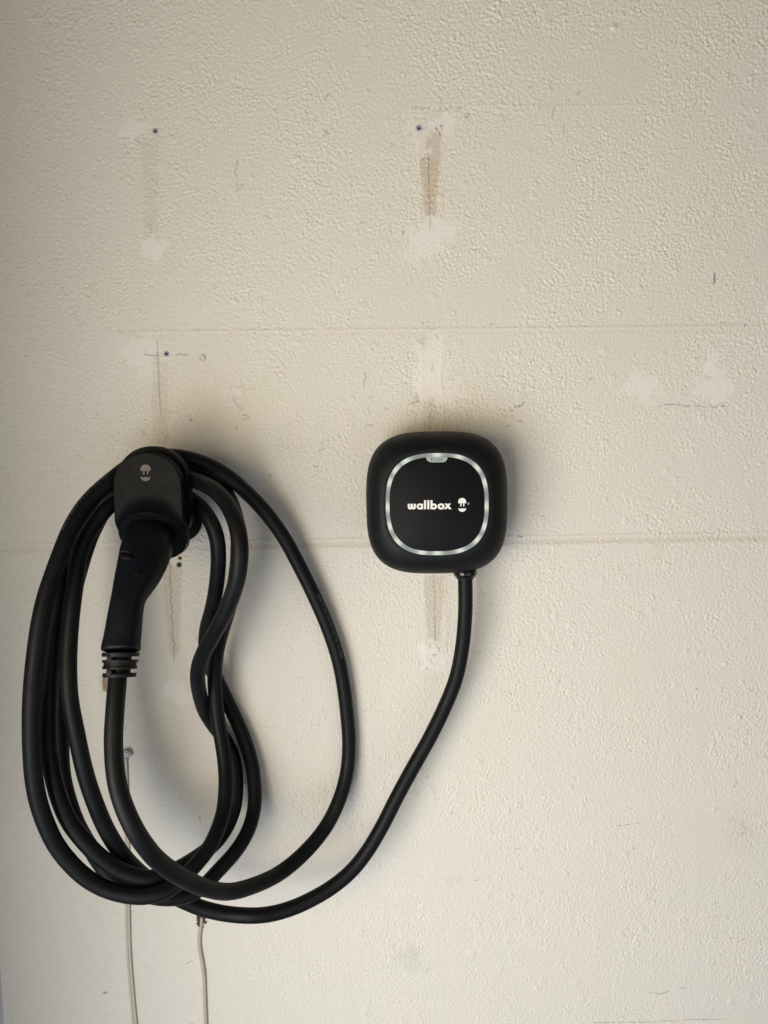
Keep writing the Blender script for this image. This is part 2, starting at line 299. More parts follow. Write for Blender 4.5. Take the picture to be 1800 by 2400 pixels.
    for pts, wd, s, j, gp in [
        ([(340, 831), (352, 832), (362, 834), (372, 833)], 1.3, .85, .9, .1), ([(413, 831), (422, 829), (430, 832), (440, 832)], 1.3, .75, 1.2, .2), ([(340, 826), (343, 823)], 1, .7, .5, 0),
        ([(314, 326), (322, 329), (325, 333)], 1.4, .8, .8, 0), ([(343, 278), (340, 271)], 1, .4, .5, 0), ([(298, 358), (304, 360)], 1, .6, .4, 0), ([(281, 268), (284, 272)], 1.2, .6, .4, 0),
        ([(557, 375), (554, 400), (553, 418), (557, 425), (554, 432)], 1.1, .62, 1.2, .2), ([(568, 430), (564, 440)], 1.2, .7, .6, 0), ([(556, 438), (559, 446)], 1.2, .7, .6, 0),
        ([(764, 232), (768, 222), (769, 218)], 1.3, .6, .8, 0), ([(717, 258), (720, 276)], 1.1, .5, 1, .1), ([(736, 282), (738, 288)], 1.1, .5, .5, 0), ([(757, 320), (766, 306), (768, 315)], 1.2, .65, 1.2, .1),
        ([(774, 302), (780, 308)], 1.1, .5, .6, 0), ([(806, 210), (810, 208)], 1.1, .5, .6, 0), ([(690, 364), (692, 362)], 1, .5, .4, 0), ([(841, 522), (857, 524)], 1.1, .6, .5, 0), ([(944, 541), (945, 550)], 1.3, .8, .5, 0),
        ([(863, 412), (866, 408)], 1, .5, .4, 0), ([(918, 338), (921, 342)], 1.3, .7, .7, 0), ([(1676, 640), (1674, 664)], 1.9, .95, .7, 0),
        ([(969, 252), (990, 253), (1005, 256), (1020, 253)], 1.3, .55, 2.5, .3), ([(1035, 232), (1030, 262), (1045, 258), (1052, 250)], 1.2, .45, 2.5, .3), ([(1090, 263), (1098, 270), (1092, 277), (1100, 266)], 1.4, .65, 1.5, .1),
        ([(1072, 256), (1080, 253)], 1.1, .6, .6, 0), ([(1083, 216), (1085, 220)], 1.2, .6, .4, 0), ([(1256, 62), (1257, 82)], 1, .45, .6, .1), ([(1290, 190), (1294, 214)], 1.2, .55, 1, .1), ([(1240, 205), (1248, 201)], 1.2, .6, 1, 0),
        ([(1298, 252), (1294, 275)], 1.2, .6, .8, 0), ([(1352, 220), (1360, 214)], 1.3, .75, .6, 0), ([(1332, 232), (1336, 240)], 1.1, .5, .6, 0), ([(1322, 292), (1324, 312)], 1.2, .55, .8, 0), ([(1187, 273), (1185, 278)], 1.1, .6, .4, 0),
        ([(1267, 506), (1270, 516)], 1.1, .45, .8, .2), ([(1244, 536), (1243, 546)], 1.1, .6, .5, 0), ([(1673, 492), (1672, 510)], 1.1, .6, .5, 0), ([(1182, 246), (1240, 248), (1330, 247), (1450, 245)], 1.0, .28, 1, .35),
        ([(1744, 767), (1745, 760), (1750, 759)], 1.2, .6, .5, 0), ([(1695, 755), (1699, 756)], 1.4, .8, .3, 0), ([(1620, 747), (1622, 748)], 1.3, .7, .3, 0), ([(1381, 887), (1388, 888)], 1.9, .6, 1, 0),
        ([(1553, 946), (1600, 950), (1650, 952), (1700, 952)], 1.3, .62, 2.2, .35), ([(1545, 953), (1548, 953)], 1.6, .8, .5, 0), ([(1660, 884), (1668, 886)], 1.8, .5, 1.2, 0),
        ([(1000, 765), (1008, 770), (1018, 773)], 1.1, .5, .8, .1), ([(1020, 783), (1027, 793)], 1.3, .65, .8, 0), ([(993, 754), (992, 761)], 1.1, .6, .4, 0), ([(1143, 759), (1154, 759)], 1.3, .65, 1, .2),
        ([(855, 862), (856, 885), (854, 900), (851, 912)], 1.3, .62, 1.3, .15), ([(940, 897), (950, 901), (960, 900)], 1, .4, .8, 0), ([(975, 920), (980, 940)], 1.4, .7, 1.5, .1), ([(966, 943), (985, 943)], 1.4, .7, 1, .3),
        ([(1010, 850), (1018, 870)], 1.2, .42, 2.5, .1), ([(1035, 870), (1036, 895), (1038, 912)], 1.1, .42, 1.5, .1), ([(1228, 942), (1222, 948), (1214, 953), (1206, 954)], 1.5, .75, 1, 0), ([(1180, 976), (1212, 974)], 1.1, .62, 1, .3),
        ([(1190, 962), (1205, 963)], 1.2, .62, 1.5, .2), ([(1212, 986), (1222, 986)], 1.1, .6, .5, 0), ([(1184, 1000), (1196, 997)], 1.1, .6, .5, 0), ([(1233, 880), (1228, 910), (1226, 935)], .9, .32, 1, .1), 
        ([(857, 995), (874, 997)], 1.4, .6, 1, .3), ([(900, 960), (912, 957)], 1.2, .5, 1, .2), ([(863, 933), (869, 930)], 1.2, .6, .8, .1),
        ([(546, 925), (550, 940), (560, 955), (573, 963)], 1.1, .5, 1.5, .1), ([(572, 973), (585, 977), (570, 985), (575, 992)], 1.1, .55, 2, .1), ([(553, 1000), (556, 1006)], 1.3, .6, .6, 0),
        ([(754, 1036), (760, 1045), (748, 1060)], 1.1, .5, 1.5, .1), ([(735, 1090), (745, 1095)], 1.1, .5, 1, .1), ([(766, 1028), (790, 1029)], 1, .4, 1, .2), ([(631, 1115), (634, 1112)], 1.4, .85, .3, 0),
        ([(330, 1010), (335, 1020)], 1.2, .55, 1.5, .2), ([(387, 1030), (396, 1022)], 1, .45, .6, 0), ([(374, 1030), (374, 1040)], 1, .5, .5, 0), ([(275, 772), (287, 783)], 1.1, .6, .8, 0), ([(302, 772), (315, 778)], 1.1, .5, .8, 0),
        ([(1213, 1257), (1225, 1258)], 1.4, .75, .6, 0), ([(1238, 1284), (1240, 1287)], 1.3, .65, .4, 0), ([(1402, 1299), (1404, 1301)], 1.3, .6, .3, 0), ([(1014, 1535), (1022, 1533), (1016, 1540)], 1.0, .5, 1.2, .1),
        ([(985, 1545), (982, 1560), (990, 1565)], 1, .42, 1, .1), ([(1010, 1545), (1015, 1560), (1024, 1556)], 1, .42, 1, .1), ([(1035, 1580), (1040, 1592)], 1, .4, 1.5, .2), ([(1210, 1514), (1212, 1513)], 1.3, .75, .3, 0),
        ([(988, 1797), (992, 1808), (1004, 1825), (1012, 1845), (1022, 1862), (1030, 1875)], 1.0, .55, 1, .3), ([(1056, 1903), (1060, 1908)], 1.1, .6, .4, 0), ([(1209, 1990), (1222, 1987), (1230, 1992)], 1.2, .5, 1.2, .15),
        ([(1250, 1990), (1256, 1994)], 1.2, .5, .8, 0), ([(1220, 2035), (1223, 2037)], 1.4, .65, .4, 0), ([(1113, 2065), (1122, 2062)], 1.4, .5, .6, 0), ([(1164, 2082), (1174, 2084)], 1.1, .45, 1, .2),
        ([(1448, 1935), (1475, 1932), (1500, 1929)], 1.2, .55, 1.2, .4), ([(1474, 1892), (1480, 1898)], 1.1, .5, 1, 0), ([(1484, 1987), (1488, 1989)], 1.3, .65, .4, 0), ([(1722, 1825), (1726, 1836), (1722, 1846)], 1.2, .55, 1, .1),
        ([(1740, 1930), (1748, 1945), (1738, 1955)], 1.2, .5, 2, .2), ([(1712, 1915), (1722, 1922)], 1.1, .45, 1.5, .2), ([(1525, 2326), (1545, 2330), (1568, 2323)], 1.3, .6, 1, .3), ([(1590, 2318), (1620, 2312)], 1.1, .5, 1, .5),
        ([(1770, 2070), (1775, 2074)], 1.2, .5, .5, 0), ([(1680, 2198), (1740, 2200), (1800, 2202)], .9, .35, 1, .5), ([(1300, 2163), (1303, 2165)], 1.2, .5, .5, 0), ([(1395, 2397), (1500, 2396), (1600, 2391), (1700, 2388)], 1.0, .55, .6, .2),
        ([(1155, 2310), (1160, 2325)], 1.1, .4, 1.5, .3), ([(1455, 2384), (1465, 2385)], 1.1, .4, 1, .2), ([(436, 2261), (443, 2254), (452, 2252)], 1, .55, .5, 0), ([(448, 2400), (452, 2397)], 1.1, .6, .4, 0),
        ([(243, 2327), (249, 2327)], 2.3, .95, .3, 0), ([(274, 2140), (276, 2141)], 1.3, .55, .3, 0), ([(338, 2176), (339, 2178)], 1.2, .5, .3, 0), ([(63, 2048), (65, 2048)], 1.1, .5, .3, 0),
        ([(686, 1878), (688, 1882)], 1.0, .5, .3, 0), ([(466, 1917), (470, 1920)], 1.8, .75, .6, 0), ([(850, 1664), (857, 1666)], 1, .5, .3, 0), ([(340, 1695), (345, 1699)], 1, .3, .5, 0)]:
        line(pts, wd, s, j, A=dark, gap=gp)
    # pin holes
    for u, v, r_, s in [(447, 984, 2.6, 1), (1000, 1567, 2.0, .95), (1634, 1615, 2.2, .85), (44, 2037, 1.6, .85), (479, 2173, 1.6, .7), (484, 2271, 1.4, .8), (1012, 867, 2.4, .5), (979, 939, 2, .7), (695, 1742, 1.3, .5),
                        (470, 1792, 1.4, .7), (502, 1886, 1.2, .6), (530, 1650, 1.3, .3), (693, 1742, 1.2, .5), (850, 2182, 1.2, .7), (870, 2183, 1.2, .6), (13, 1484, 1.5, .6), (484, 806, 1.3, .5), (326, 836, 1.2, .6), (540, 915, 1.6, .5),
                        (344, 2266, 1.3, .6), (188, 961, 1.6, .5)]:
        line([(u, v), (u + .6, v)], r_, s, .1)
    r2 = np.random.default_rng(5)                              # faint random specks and hairline scuffs
    for k in range(230):
        u = r2.uniform(10, 1790); v = r2.uniform(10, 2390); a = r2.uniform(0, 6.3); l_ = r2.exponential(4)
        line([(u, v), (u + l_ * math.cos(a), v + l_ * math.sin(a))], r2.uniform(.7, 1.1), r2.uniform(.08, .36), .6)
    blobm(dark, 960, 2245, 22, 22, .13, 1.6); blobm(dark, 985, 2262, 12, 20, .10, 1.6); blobm(dark, 1740, 1945, 40, 40, .07, 1.6); blobm(dark, 1060, 2060, 10, 14, .07, 1.5)
    blobm(stain, 1540, 1284, 12, 16, .18, 1.0)
    H *= (1 - .86 * np.clip(patch, 0, 1)); H += raise_ - .0006 * np.clip(dark, 0, 1) * (dark > .35)
    # drilled holes behind the wall plugs
    for u, v, r_ in ((364, 307, 5), (982, 300, 5.4), (390, 829, 5), (420, 1323.5, 5), (422, 1308, 2.6)):
        q = box(u, v, u, v, 16); d = np.hypot(U[q] - u, V[q] - v); H[q] = np.where(d < r_, -.004, np.where(d < 9, 0, H[q]))
        dark[q] = np.where(d < r_, .9, dark[q])
    for u, v in ((1022, 303), (1034, 294), (1028, 315)):           # torn spots in the filler
        line([(u, v), (u + 3, v + 1)], 2.4, .55, .6)
    Vt = np.stack([X, -H, Z], -1).reshape(-1, 3).astype(np.float32)
    idx = np.arange(ny * nx).reshape(ny, nx)
    Q = np.stack([idx[:-1, :-1], idx[:-1, 1:], idx[1:, 1:], idx[1:, :-1]], -1).reshape(-1, 4).astype(np.int32)
    me = bpy.data.meshes.new('wall'); me.vertices.add(len(Vt)); me.vertices.foreach_set('co', Vt.ravel())
    me.loops.add(Q.size); me.loops.foreach_set('vertex_index', Q.ravel()); me.polygons.add(len(Q))
    me.polygons.foreach_set('loop_start', np.arange(0, Q.size, 4, dtype=np.int32)); me.polygons.foreach_set('use_smooth', np.ones(len(Q), bool))
    me.update(calc_edges=True)
    ca = me.attributes.new('marks', 'FLOAT_COLOR', 'POINT')
    C4 = np.ones((ny * nx, 4), np.float32); C4[:, 0] = np.clip(patch, 0, 1).ravel(); C4[:, 1] = np.clip(stain, 0, 1).ravel(); C4[:, 2] = np.clip(dark, 0, 1).ravel()
    ca.data.foreach_set('color', C4.ravel())
    o = link('wall', me, wall_material()); o['kind'] = 'structure'; return o
build_wall()
# return face of the doorway at the left end of the wall (its edge shows in the lower left corner; unseen depth set to darken the left wall)
v, f = loft([[Vector((XE - .14, .03, z)), Vector((XE, .03, z)), Vector((XE, -.60, z)), Vector((XE - .004, -.606, z)), Vector((XE - .14, -.606, z))] for z in (-.1, 2.7)])
o = mesh('door_jamb', v, f, M_trim, smooth=False); o['kind'] = 'structure'

# ------------------------------------------------------------------ charger
ch = empty('wall_charger', 'black rounded square car charger with glowing white ring, mounted on the cream wall', 'car charger')
def fit(cx_, cy_, hw, hh, d):
    c = at(cx_, cy_, d); a = (at(cx_ + hw, cy_, d).x - at(cx_ - hw, cy_, d).x) / 2; b = (at(cx_, cy_ - hh, d).z - at(cx_, cy_ + hh, d).z) / 2
    return c, a, b
cB, aB, bB = fit(1023, 1178, 164.5, 165.5, .045)
cR, aR, bR = fit(1024.6, 1182.3, 120.5, 119.5, .0965)
c0 = Vector(((cB.x), 0, (cB.z)))
def sq(a, b, n, d, seg=160, c=None):
    c = c0 if c is None else c; out = []
    for k in range(seg):
        t = 2 * math.pi * k / seg; ct, st = math.cos(t), math.sin(t)
        out.append(Vector((c.x + a * math.copysign(abs(ct) ** (2 / n), ct), -d, c.z + b * math.copysign(abs(st) ** (2 / n), st))))
    return out
def mixc(t): return Vector((c0.x + (cR.x - c0.x) * t, 0, c0.z + (cR.z - c0.z) * t))
prof = [(.0008, .880, 3.4, 0), (.010, .905, 3.4, 0), (.020, .945, 3.25, 0), (.032, .985, 3.25, 0), (.045, 1.0, 3.25, 0), (.056, .996, 3.25, .1), (.066, .978, 3.2, .2), (.075, .945, 3.15, .35),
        (.0825, .900, 3.05, .5), (.0885, .845, 2.95, .7), (.0925, .795, 2.85, .85), (.0948, .755, 2.75, .95), (.0958, aR / aB + .012, 2.7, 1)]
rings = [sq(aB * s, bB * s * (1 + (bR / bB / (aR / aB) - 1) * t), n, d, c=mixc(t)) for d, s, n, t in prof]
# shell split: rear case and front cover with a fine parting line
v, f = loft(rings[:4] , True, False); mesh('rear_case', v, f, M_shell, ch)
rs = [[p * 1.0 for p in rings[3]]] + rings[4:] + [sq(aR * 1.003, bR * 1.003, 2.7, .0955, c=cR), sq(aR * 1.003, bR * 1.003, 2.7, .090, c=cR)]
v, f = loft(rs, False, True); mesh('front_cover', v, f, M_shell, ch, angle=50)
# light ring
def ring_band(a0, b0, a1, b1, n, d, seg=384, thick=.004):
    A_ = sq(a0, b0, n, d, seg, cR); B_ = sq(a1, b1, n, d, seg, cR); lo = Vector((0, thick, 0))
    return loft([[p + lo for p in A_], A_, B_, [p + lo for p in B_]], False, False)
iw = .0052
v, f = ring_band(aR, bR, aR - iw, bR - iw, 2.7, .0968)
m = bpy.data.materials.new('lit_ring'); m.use_nodes = True; nt = m.node_tree; pb = nt.nodes['Principled BSDF']
pb.inputs['Base Color'].default_value = (.15, .165, .165, 1); pb.inputs['Roughness'].default_value = .35
an = nt.nodes.new('ShaderNodeAttribute'); an.attribute_name = 'led'
cr = nt.nodes.new('ShaderNodeValToRGB'); cr.color_ramp.elements[0].position = 0; cr.color_ramp.elements[0].color = (.05, .062, .062, 1)
cr.color_ramp.elements[1].position = 1; cr.color_ramp.elements[1].color = (.50, .55, .46, 1); e = cr.color_ramp.elements.new(.55); e.color = (.17, .20, .195, 1)
nt.links.new(an.outputs['Fac'], cr.inputs[0]); nt.links.new(cr.outputs[0], pb.inputs['Emission Color']); pb.inputs['Emission Strength'].default_value = 1.0
ro = mesh('light_ring', v, f, m, ch, angle=30)
co = np.array([list(q) for q in v]); seg = 384; base = co[:seg]; L_ = np.concatenate([[0], np.cumsum(np.linalg.norm(np.diff(np.vstack([base, base[:1]]), axis=0), axis=1))])
spots = []
for (zx, zy) in [(800,385),(655,385),(480,430),(372,515),(318,650),(300,775),(295,905),(300,1010),(322,1110),(400,1265),(500,1345),(650,1382),(815,1388),(930,1385),(1050,1372),(1160,1318),(1225,1250),(1292,1110),(1308,1000),(1312,890),(1308,770),(1292,660),(1225,500),(1150,430),(1040,385)]:
    p = at(840 + zx / 4.366, 980 + zy / 4.366, .0968); spots.append((L_[np.argmin(np.linalg.norm(base - np.array(p), axis=1))], 1.0 if (zx, zy) in [(800,385),(480,430),(372,515),(318,650),(295,905),(322,1110),(400,1265),(650,1382),(815,1388),(1050,1372),(1225,1250),(1292,1110),(1312,890),(1292,660),(1225,500),(1040,385)] else .12))
led = np.zeros(seg)
for s_, g_ in spots:
    d = np.abs(L_[:-1] - s_); d = np.minimum(d, L_[-1] - d); led = np.maximum(led, g_ * np.exp(-(d / .0105) ** 2))
la = ro.data.attributes.new('led', 'FLOAT', 'POINT'); la.data.foreach_set('value', np.tile(led, 4).astype(np.float32))
# inner panel
v, f = loft([sq(aR - iw - .0003, bR - iw - .0003, 2.7, d_, c=cR) for d_ in (.090, .0963)] + [sq(aR - iw - .0009, bR - iw - .0009, 2.7, .0966, c=cR)], True, True)
pn = mesh('front_panel', v, f, M_panel, ch, angle=40)
PD = .0968
def flat(name, polys, mat_, parent, d=PD, th=.00025):
    parts = []
    for i, P_ in enumerate(polys):
        pts = [at(x, y, d) for x, y in P_]
        # keep the outline counter-clockwise seen from the front
        area = sum(pts[k].x * pts[(k+1) % len(pts)].z - pts[(k+1) % len(pts)].x * pts[k].z for k in range(len(pts)))
        if area < 0: pts.reverse()
        parts.append(plate(pts, th + i * .00003))
    v, f = merge(parts); return mesh(name, v, f, mat_, parent, smooth=False)
# PLUS badge
B = lambda x, y: (840 + x / 4.366, 980 + y / 4.366)
bd = flat('badge', [[B(690, 400), B(700, 425), B(712, 440), B(730, 449), B(760, 452), B(850, 452), B(878, 449), B(894, 440), B(905, 425), B(914, 400), B(850, 399), B(760, 399)]], M_badge, pn, d=PD, th=.0004)
def text_mesh(s, size, spacing=1.0):
    c = bpy.data.curves.new('t', 'FONT'); c.body = s; c.size = size; c.space_character = spacing; c.resolution_u = 3
    o = bpy.data.objects.new('t', c); COL.objects.link(o); me = bpy.data.meshes.new_from_object(o)
    V_ = np.array([list(p.co) for p in me.vertices]); F_ = [tuple(p.vertices) for p in me.polygons]
    bpy.data.objects.remove(o); bpy.data.curves.remove(c); return V_, F_
V_, F_ = text_mesh('PLUS', 1, 1.18)
x0, x1 = V_[:, 0].min(), V_[:, 0].max(); y0, y1 = V_[:, 1].min(), V_[:, 1].max()
pts = [at(*B(743 + (p[0] - x0) / (x1 - x0) * 116, 439 - (p[1] - y0) / (y1 - y0) * 27), PD + .00055) for p in V_]
mesh('lettering', pts, F_, M_dark, pn, smooth=False)
# company name in heavy round letters
W = lambda x, y: (940 + x / 9.217, 1150 + y / 9.217)
def annulus(cx_, cy_, ro_, ri_, n=28, a0=0, a1=360, sy=1.0):
    out = []
    for k in range(n):
        t0, t1 = R(a0 + (a1 - a0) * k / n), R(a0 + (a1 - a0) * (k + 1) / n)
        q = lambda t, r_: W(cx_ + r_ * math.cos(t), cy_ + r_ * math.sin(t) * sy)
        out.append([q(t0, ri_), q(t0, ro_), q(t1, ro_), q(t1, ri_)])
    return out
def rect(x0, y0, x1, y1): return [[W(x0, y0), W(x1, y0), W(x1, y1), W(x0, y1)]]
def uform(x0, x1, th, top, bot, base_y):
    cx_ = (x0 + x1) / 2; ro_ = (x1 - x0) / 2; ri_ = ro_ - th
    return rect(x0, top, x0 + th, base_y) + rect(x1 - th, top, x1, base_y) + annulus(cx_, base_y, ro_, ri_, 14, 0, 180, (bot - base_y) / ro_)
def solid(name, quads, mat_, parent, d=PD, th=.0003):
    V_, F_ = [], []
    for P_ in quads:
        b0 = len(V_); V_ += [at(x, y, d + th) for x, y in P_]; F_.append(tuple(range(b0, b0 + len(P_))))
    return mesh(name, V_, F_, mat_, parent, smooth=False)
# letters overlap a little, so alternate pieces sit 0.05 mm proud of one another
L0 = uform(145, 246, 43, 284, 406, 356) + annulus(405, 341, 70, 27, sy=.93) + rect(495, 207, 540, 400) + rect(565, 207, 610, 400) + annulus(706, 341, 70, 26, sy=.93) + annulus(864, 341, 76, 28, sy=.87) + [[W(938, 278), W(994, 278), W(1094, 400), W(1036, 400)]]
L1 = uform(217, 319, 43, 284, 406, 356) + rect(432, 284, 475, 400) + rect(635, 207, 680, 400) + [[W(1026, 278), W(1078, 278), W(980, 400), W(924, 400)]]
solid('lettering', L0 , M_white, pn, th=.0003); o = solid('lettering', L1, M_white, pn, th=.00035)
def emblem(name, cx_, top, wd, ht, mat_, parent, d, th=.0003, rot=0):
    """plug dome with two prongs over a wavy-topped bowl"""
    q = lambda x, y: (cx_ + (x - .5) * wd, top + y * ht)
    dome = [q(0, .38)] + [q(.5 - .5 * math.cos(R(a)), .27 - .27 * math.sin(R(a))) for a in range(0, 181, 12)] + [q(1, .38)]
    pr = [[q(x0_, .381), q(x1_, .381), q(x1_, .58), q(x1_ - .05, .615), q(x0_ + .05, .615), q(x0_, .58)] for x0_, x1_ in ((.25, .405), (.62, .775))]
    bowl = [q(.01, .72), q(.14, .765), (q(.28, .785)), q(.38, .765), q(.5, .735), q(.62, .765), q(.72, .785), q(.86, .765), q(.99, .72)] + \
           [q(.5 + .49 * math.cos(R(a)), .735 + .265 * math.sin(R(a))) for a in range(12, 169, 12)]
    parts = []
    for P_ in [dome] + pr + [bowl]:
        pts = [at(x, y, d) for x, y in P_]
        if sum(pts[k].x * pts[(k+1) % len(pts)].z - pts[(k+1) % len(pts)].x * pts[k].z for k in range(len(pts))) < 0: pts.reverse()
        parts.append(plate(pts, th))
    v, f = merge(parts); return mesh(name, v, f, mat_, parent, smooth=False)
emblem('emblem', 940 + 1320 / 9.217, 1150 + 157 / 9.217, 170 / 9.217, 300 / 9.217, M_white, pn, PD)
rm = annulus(1452, 282, 24, 16, 20) + rect(1444, 270, 1449, 294) + rect(1449, 270, 1458, 274) + rect(1449, 281, 1458, 285)
solid('trademark_sign', rm, M_badge, pn)
# cable gland under the body
gx = at(1090, 1340, .05).x; zb = at(1090, 1342, .05).z
v, f = turned(Vector((gx, -.050, zb + .016)), Vector((0, 0, -1)), [(.0145, 0), (.0150, .010), (.0172, .0125), (.0176, .0150), (.0172, .0185), (.0150, .0215), (.0118, .0225)], 48)
gl = mesh('cable_gland', v, f, M_gloss, ch)
v, f = turned(Vector((gx, -.050, zb - .0055)), Vector((0, 0, -1)), [(.0128, 0), (.0128, .0030), (.0112, .0038)], 40); mesh('gland_nut', v, f, M_relief, gl)

# ------------------------------------------------------------------ plug holder
hx = at(345, 1140, .150).x
hd = empty('plug_holder', 'black arched plug holder on the wall with a pinkish silver emblem', 'plug holder')
fm = at(345, 1140, .150); mc = at(364, 1258, .134)
MC = Vector((hx, -.134, mc.z)); MN = Vector((0, -math.cos(R(38)), -math.sin(R(38)))); MR = scale_at(350, 1258, .134) * 79
zt = at(345, 1140, .150).z
def arch(r, ztop, zbot, d, seg=40):
    out = [Vector((hx - r, -d, zbot))] if False else []
    out += [Vector((hx + r * math.cos(math.pi * k / seg), -d, ztop + r * math.sin(math.pi * k / seg))) for k in range(seg + 1)]
    out += [Vector((hx - r, -d, zbot)), Vector((hx + r, -d, zbot))]
    return out
zf = at(349, 1132, .128).z; rf = scale_at(349, 1132, .128) * 86
# rear neck: wall disc to front body
hz = at(424, 1222, 0).z; n_ = 48
circ = lambda r, zc, d, sx=1.0: [Vector((hx + (at(427, 1222).x - hx) * max(0, 1 - d / .1) + sx * r * math.cos(2*math.pi*k/n_), -d, zc + r * math.sin(2*math.pi*k/n_))) for k in range(n_)]
v, f = loft([circ(.030, hz, .0005), circ(.0305, hz, .015), circ(.030, hz - .001, .05), circ(.034, hz - .007, .080), circ(.038, MC.z + .004, .100), circ(.039, MC.z + .004, .108)])
mesh('neck', v, f, mat('shaded_neck_plastic', (.0025, .0026, .0032), .85, .04, bump=.1), hd)  # neck's shade put into its colour: darker and duller than the holder
# flange behind the face: an arch, flat at its foot
def arch_pts(r, ztop, zc, d, seg=40):
    return [Vector((hx + r * math.cos(math.pi * k / seg), -d, ztop + r * math.sin(math.pi * k / seg))) for k in range(seg + 1)] + \
           [Vector((hx - r, -d, zc + .012)), Vector((hx - r * .9, -d, zc - .004)), Vector((hx + r * .9, -d, zc - .004)), Vector((hx + r, -d, zc + .012))]
v, f = loft([arch_pts(rf * .985, zf, MC.z + .012, .1085), arch_pts(rf, zf, MC.z + .012, .110), arch_pts(rf, zf, MC.z + .012, .1265), arch_pts(rf * .985, zf, MC.z + .012, .1285)])
mesh('rear_flange', v, f, M_holder, hd, angle=50)
# front cover: flat arched face that swells down into the slanted socket rim
FD = .150; c38, s38 = math.cos(R(38)), math.sin(R(38)); NX, NT = 72, 40; V_, F_ = [], []
rimv = lambda a, s_=1.0: Vector((hx + MR * math.cos(a), MC.y - s_ * MR * math.sin(a) * s38, MC.z + s_ * MR * math.sin(a) * c38))
for i in range(NX + 1):
    a = math.pi * i / NX; x = MR * math.cos(a); sx = MR * math.sin(a); rim = rimv(a); ztp = zt + sx; rd = -rim.y
    for j in range(NT + 1):
        t = j / NT; z = rim.z + (ztp - rim.z) * t; u = min(1.0, (z - rim.z) / .024)
        d = FD + (rd - FD) * (1 - u) ** 2 * (1 + 2 * u) if rd < FD else FD + (rd - FD) * (1 - u) ** 2.2
        e = min(math.hypot(x, max(0, z - zt)), MR); rr_ = max(0, e - (MR - .0018)) / .0018
        if z > rim.z + .0005: d -= .0018 * (1 - math.sqrt(max(0, 1 - min(1, rr_) ** 2))) * min(1, (z - rim.z) / .01)
        V_.append(Vector((hx + x, -d, z)))
for i in range(NX):
    for j in range(NT):
        a = i * (NT + 1) + j; F_.append((a, a + NT + 1, a + NT + 2, a + 1))
# side wall all round: up the right side, over the arch, down the left, then round the lower rim
per = [V_[j] for j in range(NT + 1)] + [V_[i * (NT + 1) + NT] for i in range(1, NX)] + [V_[NX * (NT + 1) + j] for j in range(NT, -1, -1)] + [rimv(math.pi * k / 40, -1) for k in range(39, 0, -1)]
back = [Vector((p.x, -min(.127, max(.1, -p.y - .012)), p.z)) for p in per]
fv, ff = loft([back, per], False, False)
v, f = merge([(V_, F_), (fv, ff)])
bm_ = mesh('face_cover', v, f, M_holder, hd, angle=40); fc = bm_
import bmesh
bmx = bmesh.new(); bmx.from_mesh(bm_.data); bmesh.ops.remove_doubles(bmx, verts=bmx.verts, dist=1e-6); bmesh.ops.recalc_face_normals(bmx, faces=bmx.faces); bmx.to_mesh(bm_.data); bmx.free()
bm_.data.set_sharp_from_angle(angle=R(40))
emblem('emblem', 341.3, 1088.6, 24, 39, M_emblem, fc, .1502, .0005)
v, f = turned(MC, MN, [(MR - .0002, -.004), (MR - .0002, .0000), (MR - .0010, .0008), (MR - .0200, .0008), (MR - .0205, -.003)], 72, True, True)
mesh('socket_face', v, f, M_holder, hd)

